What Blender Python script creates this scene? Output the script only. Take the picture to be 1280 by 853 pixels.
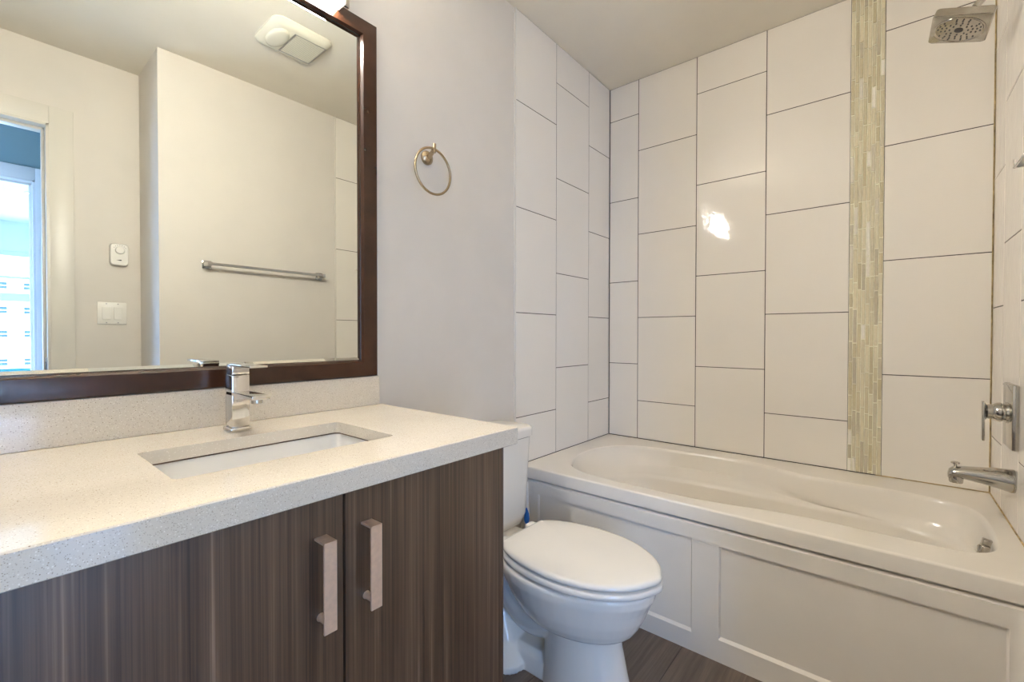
import bpy, bmesh, math, random
from mathutils import Vector, Matrix
random.seed(7)
PI = math.pi
for o in list(bpy.data.objects): bpy.data.objects.remove(o)
sc = bpy.context.scene
COL = sc.collection

# ------------------------------------------------------------ camera, world, light, exposure
sc.view_settings.view_transform = 'Standard'
sc.view_settings.look = 'None'
sc.view_settings.gamma = 1.0
sc.view_settings.use_curve_mapping = False
sc.view_settings.exposure = 2.32
LAMP_STRENGTH = 29.0
LAMP_COLOR = (1.0, 0.95, 0.865)
SKY_STRENGTH = 5.2
SKY_COLOR = (0.24, 0.46, 1.0)
SUN_STRENGTH = 6.0
CEIL = 2.458

cam_d = bpy.data.cameras.new('camera')
cam = bpy.data.objects.new('camera', cam_d); COL.objects.link(cam); sc.camera = cam
cam_d.sensor_width = 36.0; cam_d.lens = 562.16 / 1280 * 36
cam_d.clip_start = 0.02; cam_d.clip_end = 400
R = Vector((0.76712232, 0.64149988, 0.00111651))
U = Vector((-0.00860888, 0.00855439, 0.99992635))
F = Vector((-0.64144309, 0.76707544, -0.01208486))
cam.matrix_world = Matrix(((R.x, U.x, -F.x, 1.23495), (R.y, U.y, -F.y, -2.34462), (R.z, U.z, -F.z, 1.055), (0, 0, 0, 1)))

w = bpy.data.worlds.new('world'); sc.world = w; w.use_nodes = True
wn = w.node_tree; bg = wn.nodes['Background']
bg.inputs[0].default_value = (*SKY_COLOR, 1); bg.inputs[1].default_value = SKY_STRENGTH

sun_d = bpy.data.lights.new('sun', 'SUN'); sun_d.energy = SUN_STRENGTH; sun_d.angle = 0.01; sun_d.color = (1, .95, .88)
sun = bpy.data.objects.new('sun', sun_d); COL.objects.link(sun); sun.location = (12, 0, 12)
sun.rotation_euler = Vector((1.0, .35, -1.0)).normalized().to_track_quat('-Z', 'Y').to_euler()   # shines on the building across the street

sc.cycles.use_denoising = True
sc.cycles.max_bounces = 12; sc.cycles.diffuse_bounces = 8; sc.cycles.glossy_bounces = 6
sc.cycles.transmission_bounces = 8
sc.cycles.sample_clamp_indirect = 6
sc.cycles.caustics_reflective = False; sc.cycles.caustics_refractive = False

# portal at the bedroom window (guides sky light only)
pd = bpy.data.lights.new('window_portal', 'AREA'); pd.shape = 'RECTANGLE'; pd.size = 2.7; pd.size_y = 1.6
pd.cycles.is_portal = True
po = bpy.data.objects.new('window_portal', pd); COL.objects.link(po); po.location = (7.28, -1.6, 1.3)
po.rotation_euler = (PI/2, 0, PI/2)
pd2 = pd.copy(); pd2.size = .95; pd2.size_y = 1.8; po2 = bpy.data.objects.new('window_portal', pd2); COL.objects.link(po2); po2.location = (2.98, -3.56, 1.235); po2.rotation_euler = (PI/2, 0, PI/2)
pd3 = pd.copy(); pd3.size = 2.9; pd3.size_y = 1.7; po3 = bpy.data.objects.new('window_portal', pd3); COL.objects.link(po3); po3.location = (5.2, .61, 1.32); po3.rotation_euler = (-PI/2, 0, 0)

# ------------------------------------------------------------ materials
def srgb(r, g, b):
    f = lambda c: (c/255/12.92) if c/255 <= .04045 else ((c/255+.055)/1.055)**2.4
    return (f(r), f(g), f(b))
MATS = {}
def new_mat(name):
    m = bpy.data.materials.new(name); m.use_nodes = True
    return m, m.node_tree, m.node_tree.nodes['Principled BSDF']
def noise_node(nt, scale, mapping=(1, 1, 1), detail=3, rough=.5, coord='Object'):
    tc = nt.nodes.new('ShaderNodeTexCoord'); mp = nt.nodes.new('ShaderNodeMapping'); n = nt.nodes.new('ShaderNodeTexNoise')
    mp.inputs['Scale'].default_value = mapping
    n.inputs['Scale'].default_value = scale; n.inputs['Detail'].default_value = detail; n.inputs['Roughness'].default_value = rough
    nt.links.new(tc.outputs[coord], mp.inputs[0]); nt.links.new(mp.outputs[0], n.inputs['Vector'])
    return n
def ramp(nt, src, stops):
    r = nt.nodes.new('ShaderNodeValToRGB')
    e = r.color_ramp.elements
    while len(e) < len(stops): e.new(.5)
    for i, (p, c) in enumerate(stops):
        e[i].position = p; e[i].color = (*c, 1)
    nt.links.new(src, r.inputs[0]); return r
def bump(nt, b, src, strength, dist=.001):
    bm_ = nt.nodes.new('ShaderNodeBump'); bm_.inputs['Strength'].default_value = strength; bm_.inputs['Distance'].default_value = dist
    nt.links.new(src, bm_.inputs['Height']); nt.links.new(bm_.outputs[0], b.inputs['Normal'])
def plain(name, col, rough=.5, metal=0, var=.04, nscale=6, bstr=0, bscale=60, bdist=.001, coat=0, spec=.5, ior=None):
    m, nt, b = new_mat(name)
    n = noise_node(nt, nscale)
    lo = tuple(max(0, c*(1-var)) for c in col); hi = tuple(min(1, c*(1+var)) for c in col)
    r = ramp(nt, n.outputs[0], [(.3, lo), (.7, hi)])
    nt.links.new(r.outputs[0], b.inputs['Base Color'])
    b.inputs['Roughness'].default_value = rough; b.inputs['Metallic'].default_value = metal
    b.inputs['Specular IOR Level'].default_value = spec
    if coat: b.inputs['Coat Weight'].default_value = coat; b.inputs['Coat Roughness'].default_value = .05
    if bstr:
        n2 = noise_node(nt, bscale); bump(nt, b, n2.outputs[0], bstr, bdist)
    MATS[name] = m; return m

paint = plain('wall_paint', (.655, .615, .56), .55, bstr=.15, bscale=180, var=.02)
ceil_m = plain('ceiling_paint', (.70, .66, .58), .7, bstr=.2, bscale=200, var=.02)
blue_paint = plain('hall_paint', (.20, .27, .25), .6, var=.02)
bed_paint = plain('bedroom_paint', (.70, .71, .70), .6, var=.02)
trim_m = plain('white_trim_paint', (.67, .64, .575), .35, var=.02)
tile_m = plain('glazed_tile', (.80, .76, .695), .05, var=.03, nscale=1.5, bstr=.2, bscale=18, bdist=.003)
grout_m = plain('dark_grout', (.04, .03, .025), .8, var=.3, nscale=20)
caulk_m = plain('stained_caulk', (.42, .31, .15), .7, var=.5, nscale=30)
caulk_dark = plain('aged_caulk', (.10, .06, .035), .7, var=.5, nscale=40)
porcelain = plain('porcelain', (.78, .745, .68), .08, var=.01, spec=.5)
acrylic = plain('tub_acrylic', (.76, .715, .64), .16, var=.02, spec=.5)
basin_m = plain('basin_porcelain', (.80, .79, .76), .08, var=.01)
chrome = plain('chrome', (.72, .70, .67), .09, 1, var=.03)
fit_chrome = plain('tub_fitting_chrome', (.50, .48, .44), .1, 1, var=.06)
chrome_dk = plain('worn_chrome', (.50, .47, .42), .16, 1, var=.15, nscale=25)
nickel = plain('brushed_nickel', (.95, .76, .62), .42, .8, var=.05, nscale=120)
bronze_nickel = plain('warm_nickel', (.42, .33, .22), .26, 1, var=.08)
black_m = plain('dark_gap', (.012, .01, .01), .6)
dark_rubber = plain('dark_rubber', (.06, .055, .05), .5)
white_pl = plain('white_plastic', (.76, .74, .69), .35, var=.02)
blue_pl = plain('blue_plastic', (.02, .16, .62), .35, var=.05)
lens_m = plain('frosted_lens', (.66, .64, .54), .25, var=.03)
hinge_m = plain('dull_steel', (.35, .35, .36), .35, 1)
facade_m = plain('facade_render', (.80, .80, .78), .8, var=.03, nscale=.3)
facade_band = plain('facade_band', (.05, .10, .11), .7, var=.05, nscale=.3)
pane_m = plain('facade_pane', (.012, .03, .035), .3, var=.2, nscale=.4)
rail_m = plain('green_steel', (.03, .16, .14), .5)
bedfloor = plain('pale_laminate', (.62, .58, .52), .22, var=.08)

# mirror
m, nt, b = new_mat('mirror_silver'); b.inputs['Metallic'].default_value = 1; b.inputs['Roughness'].default_value = 0.0
n = noise_node(nt, 2); r = ramp(nt, n.outputs[0], [(.3, (.73, .745, .70)), (.7, (.745, .76, .715))]); nt.links.new(r.outputs[0], b.inputs['Base Color'])
mirror_m = m
# lamp glass
m, nt, b = new_mat('lit_frosted_glass'); b.inputs['Base Color'].default_value = (.9, .88, .82, 1); b.inputs['Roughness'].default_value = .3
n = noise_node(nt, 45, (1, 1, .35), 4); r = ramp(nt, n.outputs[0], [(.36, tuple(c*.25 for c in LAMP_COLOR)), (.62, tuple(c*1.5 for c in LAMP_COLOR))])
nt.links.new(r.outputs[0], b.inputs['Emission Color']); b.inputs['Emission Strength'].default_value = LAMP_STRENGTH
lamp_m = m
m, nt, b = new_mat('spot_lens'); n = noise_node(nt, 30); r = ramp(nt, n.outputs[0], [(.3, (.95, .95, .9)), (.7, (1, 1, 1))])
nt.links.new(r.outputs[0], b.inputs['Emission Color']); b.inputs['Emission Strength'].default_value = 6
spot_m = m
# clear glass
m, nt, b = new_mat('clear_glass'); n = noise_node(nt, 3); r = ramp(nt, n.outputs[0], [(.3, (.93, .97, .95)), (.7, (.95, .98, .97))])
tr_ = nt.nodes.new('ShaderNodeBsdfTransparent'); gl_ = nt.nodes.new('ShaderNodeBsdfGlossy'); gl_.inputs['Roughness'].default_value = .02
mx_ = nt.nodes.new('ShaderNodeMixShader'); mx_.inputs[0].default_value = .06
nt.links.new(r.outputs[0], tr_.inputs[0]); nt.links.new(tr_.outputs[0], mx_.inputs[1]); nt.links.new(gl_.outputs[0], mx_.inputs[2])
nt.links.new(mx_.outputs[0], nt.nodes['Material Output'].inputs['Surface'])
glass_m = m
m, nt, b = new_mat('shelf_glass'); n = noise_node(nt, 3); r = ramp(nt, n.outputs[0], [(.3, (.80, .78, .70)), (.7, (.85, .83, .76))])
nt.links.new(r.outputs[0], b.inputs['Base Color']); b.inputs['Transmission Weight'].default_value = .4; b.inputs['Roughness'].default_value = .35
shelf_m = m
# quartz
m, nt, b = new_mat('speckled_quartz')
n = noise_node(nt, 5); base = ramp(nt, n.outputs[0], [(.3, (.66, .60, .50)), (.7, (.71, .645, .54))])
def specks(scale, th, col, base_out):
    tc = nt.nodes.new('ShaderNodeTexCoord'); v = nt.nodes.new('ShaderNodeTexVoronoi'); v.inputs['Scale'].default_value = scale
    nt.links.new(tc.outputs['Object'], v.inputs['Vector'])
    sep = nt.nodes.new('ShaderNodeSeparateColor'); nt.links.new(v.outputs['Color'], sep.inputs[0])
    big = nt.nodes.new('ShaderNodeMath'); big.operation = 'GREATER_THAN'; nt.links.new(sep.outputs[0], big.inputs[0]); big.inputs[1].default_value = .62
    near = nt.nodes.new('ShaderNodeMath'); near.operation = 'LESS_THAN'; nt.links.new(v.outputs['Distance'], near.inputs[0]); near.inputs[1].default_value = th
    mu = nt.nodes.new('ShaderNodeMath'); mu.operation = 'MULTIPLY'; nt.links.new(big.outputs[0], mu.inputs[0]); nt.links.new(near.outputs[0], mu.inputs[1])
    f_ = nt.nodes.new('ShaderNodeMath'); f_.operation = 'MULTIPLY'; nt.links.new(mu.outputs[0], f_.inputs[0]); nt.links.new(sep.outputs[1], f_.inputs[1])
    mx = nt.nodes.new('ShaderNodeMix'); mx.data_type = 'RGBA'; nt.links.new(f_.outputs[0], mx.inputs[0])
    nt.links.new(base_out, mx.inputs[6]); mx.inputs[7].default_value = (*col, 1); return mx.outputs[2]
o1 = specks(290, .25, (.34, .26, .18), base.outputs[0]); o2 = specks(520, .32, (.40, .33, .25), o1); o3 = specks(340, .3, (.85, .80, .71), o2)
nt.links.new(o3, b.inputs['Base Color']); b.inputs['Roughness'].default_value = .10
quartz = m
# cabinet wood (vertical streaks)
def wood(name, scl, stops, rough, bstr=.2):
    m, nt, b = new_mat(name)
    n1 = noise_node(nt, 1, scl, 4, .65); n2 = noise_node(nt, 1, tuple(s*(.22 if s > 5 else .8) for s in scl), 3, .5)
    mx = nt.nodes.new('ShaderNodeMix'); mx.data_type = 'FLOAT'; mx.inputs[0].default_value = .42
    nt.links.new(n1.outputs[0], mx.inputs[2]); nt.links.new(n2.outputs[0], mx.inputs[3])
    r = ramp(nt, mx.outputs[0], stops); nt.links.new(r.outputs[0], b.inputs['Base Color'])
    b.inputs['Roughness'].default_value = rough; bump(nt, b, n1.outputs[0], bstr, .0006)
    return m
cab_wood = wood('grey_brown_laminate', (230, 230, 1.5), [(.34, (.024, .011, .006)), (.46, (.078, .043, .024)), (.56, (.125, .073, .043)), (.69, (.28, .19, .13))], .38)
cab_wood.node_tree.nodes['Principled BSDF'].inputs['Specular IOR Level'].default_value = .9
floor_wood = wood('wood_look_floor_tile', (110, 3.0, 1), [(.3, (.085, .06, .042)), (.5, (.15, .11, .08)), (.7, (.23, .175, .13))], .4)
frame_wood = wood('espresso_frame_wood', (30, 6, 6), [(.3, (.020, .007, .0035)), (.5, (.040, .014, .006)), (.75, (.075, .026, .011))], .2, .08)
frame_wood.node_tree.nodes['Principled BSDF'].inputs['Specular IOR Level'].default_value = .5
# mosaic glass: random colour per stick from a face attribute
m, nt, b = new_mat('mosaic_glass'); at_ = nt.nodes.new('ShaderNodeAttribute'); at_.attribute_name = 'tone'
r = ramp(nt, at_.outputs['Fac'], [(0, (.52, .46, .30)), (.45, (.72, .66, .48)), (.7, (.62, .57, .42)), (.85, (.49, .44, .33)), (1, (.90, .87, .78))])
nt.links.new(r.outputs[0], b.inputs['Base Color']); b.inputs['Roughness'].default_value = .10
n = noise_node(nt, 90, (1, 1, .5)); bump(nt, b, n.outputs[0], .8, .003)
mosaic_m = m
mosaic_grout = plain('cream_grout', (.88, .83, .68), .8, var=.2, nscale=12)

# ------------------------------------------------------------ mesh helpers
def merge(bm, t, mi=0):
    me = bpy.data.meshes.new('tmp')
    for f in t.faces: f.material_index = mi
    t.to_mesh(me); t.free()
    k = len(bm.faces); bm.from_mesh(me); bpy.data.meshes.remove(me)
    bm.faces.ensure_lookup_table()
    for f in bm.faces[k:]: f.material_index = mi
def box(bm, x0, x1, y0, y1, z0, z1, bev=0, seg=2, mi=0, rot=None):
    t = bmesh.new(); bmesh.ops.create_cube(t, size=1)
    c = Vector(((x0+x1)/2, (y0+y1)/2, (z0+z1)/2))
    for v in t.verts: v.co = Vector((v.co.x*abs(x1-x0), v.co.y*abs(y1-y0), v.co.z*abs(z1-z0)))
    if bev: bmesh.ops.bevel(t, geom=list(t.edges), offset=bev, segments=seg, profile=.5, affect='EDGES')
    for v in t.verts: v.co = (rot @ v.co if rot else v.co) + c
    merge(bm, t, mi)
def frame_of(d):
    d = d.normalized(); a = Vector((0, 0, 1)) if abs(d.z) < .9 else Vector((1, 0, 0))
    u = d.cross(a).normalized(); return u, d.cross(u).normalized()
def loft(bm, rings, caps=(True, True), mi=0, closed=True):
    t = bmesh.new(); V = [[t.verts.new(p) for p in r] for r in rings]; n = len(rings[0])
    for a, b_ in zip(V, V[1:]):
        for i in range(n if closed else n-1):
            j = (i+1) % n; t.faces.new((a[i], a[j], b_[j], b_[i]))
    if caps[0]: t.faces.new(V[0][::-1])
    if caps[1]: t.faces.new(V[-1])
    bmesh.ops.recalc_face_normals(t, faces=t.faces)
    merge(bm, t, mi)
def tube(bm, pts, r, n=16, mi=0, closed=False, caps=(True, True)):
    pts = [Vector(p) for p in pts]; rr = r if isinstance(r, (list, tuple)) else [r]*len(pts)
    rings = []; u = None
    for i, p in enumerate(pts):
        if closed: d = pts[(i+1) % len(pts)] - pts[i-1]
        else: d = pts[min(i+1, len(pts)-1)] - pts[max(i-1, 0)]
        d.normalize()
        if u is None: u, v = frame_of(d)
        else: u = (u - d*u.dot(d)).normalized(); v = d.cross(u)
        rings.append([p + (u*math.cos(a) + v*math.sin(a))*rr[i] for a in [2*PI*k/n for k in range(n)]])
    if closed: rings.append(rings[0]); caps = (False, False)
    loft(bm, rings, caps, mi)
def lathe(bm, prof, origin, axis, n=32, mi=0):     # prof: (radius, distance along the axis)
    o = Vector(origin); d = Vector(axis).normalized(); u, v = frame_of(d)
    rings = [[o + d*h + (u*math.cos(a) + v*math.sin(a))*max(r_, 1e-4) for a in [2*PI*k/n for k in range(n)]] for r_, h in prof]
    loft(bm, rings, (True, True), mi)
def finish(name, bm, mats, parent=None, smooth=35, loc=None):
    bmesh.ops.remove_doubles(bm, verts=bm.verts, dist=1e-6)
    for f in bm.faces: f.smooth = True
    for e in bm.edges:
        if len(e.link_faces) == 2:
            e.smooth = e.calc_face_angle(0) < math.radians(smooth)
    me = bpy.data.meshes.new(name); bm.to_mesh(me); bm.free()
    if not isinstance(mats, (list, tuple)): mats = [mats]
    for m_ in mats: me.materials.append(m_)
    o = bpy.data.objects.new(name, me); COL.objects.link(o)
    if parent:
        o.parent = parent; o.matrix_parent_inverse = parent.matrix_world.inverted() if parent.type != 'EMPTY' else Matrix.Translation(-parent.location)
    return o
def B(): return bmesh.new()
def thing(name, label, cat, loc, group=None):
    o = bpy.data.objects.new(name, None); o.location = loc; COL.objects.link(o); o.empty_display_size = .05
    o['label'] = label; o['category'] = cat
    if group: o['group'] = group
    return o
def struct(name, bm, mats, label, cat='structure'):
    o = finish(name, bm, mats); o['kind'] = 'structure'; o['label'] = label; o['category'] = cat; return o
def rrect(x0, x1, y0, y1, r, z, n=6):       # rounded rectangle ring in plan
    P = []
    for cx, cy, a0 in ((x1-r, y1-r, 0), (x0+r, y1-r, PI/2), (x0+r, y0+r, PI), (x1-r, y0+r, 1.5*PI)):
        for k in range(n+1):
            a = a0 + PI/2*k/n; P.append(Vector((cx+r*math.cos(a), cy+r*math.sin(a), z)))
    return P
def cat_rom(pts, per=6, closed=True):
    pts = [Vector(p) for p in pts]; n = len(pts); out = []
    rng = range(n) if closed else range(n-1)
    for i in rng:
        if closed: p0, p1, p2, p3 = pts[i-1], pts[i], pts[(i+1) % n], pts[(i+2) % n]
        else: p0, p1, p2, p3 = pts[max(i-1, 0)], pts[i], pts[i+1], pts[min(i+2, n-1)]
        for k in range(per):
            t = k/per
            out.append(.5*((2*p1)+(p2-p0)*t+(2*p0-5*p1+4*p2-p3)*t*t+(3*p1-p0-3*p2+p3)*t**3))
    if not closed: out.append(pts[-1])
    return out

# ------------------------------------------------------------ room shell
bm = B(); box(bm, -.1, 2.03, -3.1, .1, -.1, -.002)
for x in (.098, .403, .708, 1.013, 1.318, 1.623): pass
xs = [-.1, .098, .403, .708, 1.013, 1.318, 1.623, 1.928, 2.03]
for i, (a, c) in enumerate(zip(xs, xs[1:])):
    ys = [-3.1, -2.55+(i % 2)*.3, -1.94+(i % 2)*.3, -1.33+(i % 2)*.3, .1]
    for d, e in zip(ys, ys[1:]): box(bm, a+.0012, c-.0012, d+.0012, e-.0012, -.01, 0, .0008, 1, 1)
struct('floor', bm, [grout_m, floor_wood], 'brown wood-look plank tile floor of the bathroom', 'floor')
bm = B(); box(bm, 2.03, 7.3, -3.12, .6, -.1, 0); box(bm, 2.03, 2.97, -4.2, -3.12, -.1, 0)
struct('floor', bm, bedfloor, 'pale floor of the hall and bedroom seen in the mirror', 'floor')
bm = B(); box(bm, -.1, 7.3, -3.12, .6, CEIL, CEIL+.1); box(bm, 2.03, 2.97, -4.2, -3.12, CEIL, CEIL+.1)
struct('ceiling', bm, ceil_m, 'plain painted ceiling', 'ceiling')
bm = B(); box(bm, -.12, -.003, -3.1, -.001, 0, CEIL)
wl = struct('wall_left', bm, paint, 'painted wall carrying the mirror and towel ring, tiled beside the tub', 'wall')
bm = B(); box(bm, -.12, 1.64, .006, .12, 0, CEIL)
wb = struct('wall_back', bm, paint, 'tiled wall behind the tub', 'wall')
bm = B(); box(bm, 1.527, 2.03, -1.762, .12, 0, CEIL)
wr = struct('wall_right', bm, paint, 'wall holding the shower fittings and the towel bar', 'wall')
DY0, DY1, DZ = -2.86, -2.105, 2.075
bm = B(); box(bm, 1.91, 2.03, DY1, -1.762, 0, CEIL); box(bm, 1.91, 2.03, -3.1, DY0, 0, CEIL); box(bm, 1.91, 2.03, DY0, DY1, DZ, CEIL)
struct('wall_door_side', bm, paint, 'painted wall around the bathroom doorway, seen in the mirror', 'wall')
bm = B(); box(bm, -.12, 2.03, -3.1, -3.0, 0, CEIL)
struct('wall_front', bm, paint, 'painted wall behind the photographer', 'wall')
# hall and bedroom
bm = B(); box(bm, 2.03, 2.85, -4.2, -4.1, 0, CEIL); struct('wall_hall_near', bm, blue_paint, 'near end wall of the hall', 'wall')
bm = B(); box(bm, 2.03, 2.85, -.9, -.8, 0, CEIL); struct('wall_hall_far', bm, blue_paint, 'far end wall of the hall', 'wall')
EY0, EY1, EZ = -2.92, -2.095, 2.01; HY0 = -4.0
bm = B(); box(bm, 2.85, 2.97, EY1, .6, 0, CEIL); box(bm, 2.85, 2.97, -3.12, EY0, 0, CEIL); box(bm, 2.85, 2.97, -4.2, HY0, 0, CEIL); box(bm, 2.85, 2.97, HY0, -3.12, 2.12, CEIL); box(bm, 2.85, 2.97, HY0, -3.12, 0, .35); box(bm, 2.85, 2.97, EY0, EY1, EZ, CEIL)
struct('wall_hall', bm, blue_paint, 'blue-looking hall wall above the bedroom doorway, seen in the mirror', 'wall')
bm = B(); box(bm, 2.97, 3.8, .5, .6, 0, CEIL); box(bm, 6.6, 7.3, .5, .6, 0, CEIL); box(bm, 3.8, 6.6, .5, .6, 0, .5); box(bm, 3.8, 6.6, .5, .6, 2.15, CEIL); struct('wall_bedroom_far', bm, bed_paint, 'side wall of the bedroom', 'wall')
bm = B(); box(bm, 2.97, 7.3, -3.12, -3.02, 0, CEIL); struct('wall_bedroom_near', bm, bed_paint, 'other side wall of the bedroom', 'wall')
WY0, WY1, WZ0, WZ1 = -2.9, -.3, .42, 2.09
bm = B(); box(bm, 7.1, 7.25, WY1, .6, 0, CEIL); box(bm, 7.1, 7.25, -3.12, WY0, 0, CEIL)
box(bm, 7.1, 7.25, WY0, WY1, WZ1, CEIL); box(bm, 7.1, 7.25, WY0, WY1, 0, WZ0)
struct('wall_window', bm, bed_paint, 'bedroom wall with the wide window, seen in the mirror', 'wall')
# bedroom window
bm = B()
box(bm, 7.08, 7.16, WY0, WY1, WZ1-.06, WZ1, .004); box(bm, 7.08, 7.16, WY0, WY1, WZ0, WZ0+.05, .004)
for y in (WY0, -1.7, WY1-.06): box(bm, 7.09, 7.15, y, y+.06, WZ0, WZ1, .004)
wf = struct('window_1', bm, trim_m, 'wide white-framed bedroom window with the street behind, seen in the mirror', 'window')
bm = B(); box(bm, 7.12, 7.124, WY0+.03, WY1-.03, WZ0+.03, WZ1-.03); finish('pane', bm, glass_m, wf)

bm = B(); box(bm, 3.8, 6.6, .5, .56, 2.09, 2.15, .004); box(bm, 3.8, 6.6, .5, .56, .5, .55, .004)  # added side window, out of view, to brighten the bedroom
for x in (3.8, 5.17, 6.54): box(bm, x, x+.06, .5, .56, .5, 2.15, .004)
w2 = struct('added_window_2', bm, trim_m, 'added unseen window in the side wall of the bedroom, there to brighten it', 'window')
bm = B(); box(bm, 3.83, 6.57, .53, .534, .53, 2.12); finish('pane', bm, glass_m, w2)
bm = B(); box(bm, 2.86, 2.93, HY0, -3.12, 2.06, 2.12, .004); box(bm, 2.86, 2.93, HY0, -3.12, .35, .40, .004)  # added hall window, out of view, for more daylight in the bathroom
for y in (HY0, -3.17): box(bm, 2.86, 2.93, y, y+.05, .35, 2.12, .004)
w3 = struct('added_window_3', bm, trim_m, 'added unseen hall window that sends extra daylight through the doorway', 'window')
bm = B(); box(bm, 2.89, 2.894, HY0+.03, -3.15, .38, 2.09); finish('pane', bm, glass_m, w3)

# door casings
def casing(name, xw, y0, y1, z, wd, label, extra):
    bm = B(); t = .014
    x0, x1 = xw[0]-t, xw[1]+t
    for xa, xb in ((xw[0]-t, xw[0]), (xw[1], xw[1]+t)):
        box(bm, xa, xb, y1, y1+wd, 0, z+wd, .002); box(bm, xa, xb, y0-wd, y0, 0, z+wd, .002); box(bm, xa, xb, y0, y1, z, z+wd, .002)
    j = .018
    box(bm, xw[0]-t*.9, xw[1]+t*.9, y1-j+.006, y1+.006, 0, z, .001); box(bm, xw[0]-t*.9, xw[1]+t*.9, y0-.006, y0+j-.006, 0, z, .001)
    box(bm, xw[0]-t*.9, xw[1]+t*.9, y0, y1, z-j+.006, z+.006, .001)
    # door stops
    xm = (xw[0]+xw[1])/2
    box(bm, xm-.018, xm+.018, y1-j-.006, y1-j+.008, 0, z-j, .001); box(bm, xm-.018, xm+.018, y0+j-.008, y0+j+.006, 0, z-j, .001)
    box(bm, xm-.018, xm+.018, y0+j, y1-j, z-j-.006, z-j+.008, .001)
    o = struct(name, bm, trim_m, label, 'door frame')
    return o
d1 = casing('door_1', (1.91, 2.03), DY0, DY1, DZ, .085, 'white cased doorway of the bathroom, seen in the mirror', 0)
bm = B(); box(bm, 1.925, 1.955, DY1-.016, DY1-.0105, .87, .945, .001); box(bm, 1.933, 1.947, DY1-.0175, DY1-.015, .885, .925, 0, 1, 1)
finish('strike_plate', bm, [hinge_m, black_m], d1)
casing('door_2', (2.85, 2.97), EY0, EY1, EZ, .075, 'cased doorway into the bedroom, seen through the first doorway in the mirror', 0)

# ------------------------------------------------------------ tiling
TH = .4573; G = .0016
def zlist(phase):
    z = phase
    while z > CEIL: z -= TH
    L = [CEIL]; 
    while z > .49: L.append(z); z -= TH
    L.append(.49); return L
def tile_wall(name, cols, axis, parent, face, outward, mats=(grout_m, tile_m)):
    # cols: (u0,u1,phase); axis 'x': wall faces +/-x with u=y ; axis 'y': wall faces -y with u=x
    bm = B()
    back = face - outward*.007
    u0 = min(c[0] for c in cols); u1 = max(c[1] for c in cols)
    def bx(a, b_, z0, z1, f0, f1, bev, mi):
        lo, hi = min(f0, f1), max(f0, f1)
        if axis == 'x': box(bm, lo, hi, a, b_, z0, z1, bev, 1, mi)
        else: box(bm, a, b_, lo, hi, z0, z1, bev, 1, mi)
    bx(u0, u1, .45, CEIL-.0005, back, face-outward*.0012, 0, 0)
    for a, b_, ph in cols:
        L = zlist(ph)
        for zt, zb in zip(L, L[1:]):
            if zt-zb < .01: continue
            bx(a+G, b_-G, zb+G, zt-G, back, face, .0007, 1)
    return finish(name, bm, list(mats), parent)
A_, B_ = 2.0695+.4573, 2.2715
tile_wall('wall_tiles', [(-.845, -.5385, A_), (-.5385, -.2335, B_), (-.2335, -.004, A_)], 'x', wl, .003, 1)
tile_wall('wall_tiles', [(.004, .1767, B_), (.1767, .4861, A_), (.4861, .7976, B_), (.7976, 1.1084, A_), (1.2167, 1.5205, B_)], 'y', wb, 0, -1)
tile_wall('wall_tiles', [(-.845, -.445, A_), (-.445, -.195, B_), (-.195, -.004, A_)], 'x', wr, 1.5215, -1)
# white edge trims where the tile meets paint
bm = B(); box(bm, -.006, .0045, -.853, -.845, .03, CEIL, .001); finish('tile_edge_trim', bm, trim_m, wl)
bm = B(); box(bm, 1.5195, 1.53, -.851, -.845, .03, CEIL, .001); finish('tile_edge_trim', bm, trim_m, wr)
# caulk lines in the corner and along the tub
bm = B(); tube(bm, [(1.520, -.001, .492), (1.520, -.001, CEIL)], .0022, 6); tube(bm, [(1.2, -.001, .4905), (1.519, -.001, .4905)], .0022, 6)
finish('corner_caulk', bm, caulk_m, wb)
bm = B(); tube(bm, [(1.5205, -.002, .4905), (1.5205, -.8, .4905)], .0022, 6); finish('corner_caulk', bm, caulk_m, wr)
bm = B(); tube(bm, [(.004, -.0012, .492), (.004, -.0012, CEIL)], .0014, 6); tube(bm, [(.004, -.0012, .4905), (1.2, -.0012, .4905)], .0018, 6); finish('corner_caulk', bm, grout_m, wb)
# mosaic strip
bm = B(); mats_ = [mosaic_grout, mosaic_m]
box(bm, 1.1084, 1.2167, -.0015, .006, .489, CEIL-.0005, 0, 1, 0)
tones = []
nc = 8; cw = (1.2167-1.1084)/nc
for c in range(nc):
    z = .49 - random.random()*.1
    while z < CEIL:
        h = random.choice((.06, .085, .11, .14))
        a, b_ = max(z, .4905), min(z+h, CEIL-.001)
        if b_-a > .006:
            box(bm, 1.1084+c*cw+.0016, 1.1084+(c+1)*cw-.0016, -.0040-random.random()*.0006, .004, a+.0022, b_-.0022, .0005, 1, 1)
        z += h
bm.faces.ensure_lookup_table()
ms = finish('mosaic_strip', bm, mats_, wb)
att = ms.data.attributes.new('tone', 'FLOAT', 'FACE')
# one tone per stick: key faces by their stick (column and rounded height via island walk)
bm = B(); bm.from_mesh(ms.data); bm.faces.ensure_lookup_table(); seen = [None]*len(bm.faces)
for f in bm.faces:
    if seen[f.index] is not None: continue
    t_ = random.random(); st = [f]; seen[f.index] = t_
    while st:
        g = st.pop()
        for e in g.edges:
            for h_ in e.link_faces:
                if seen[h_.index] is None: seen[h_.index] = t_; st.append(h_)
bm.free()
ms.data.attributes['tone'].data.foreach_set('value', seen)

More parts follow.
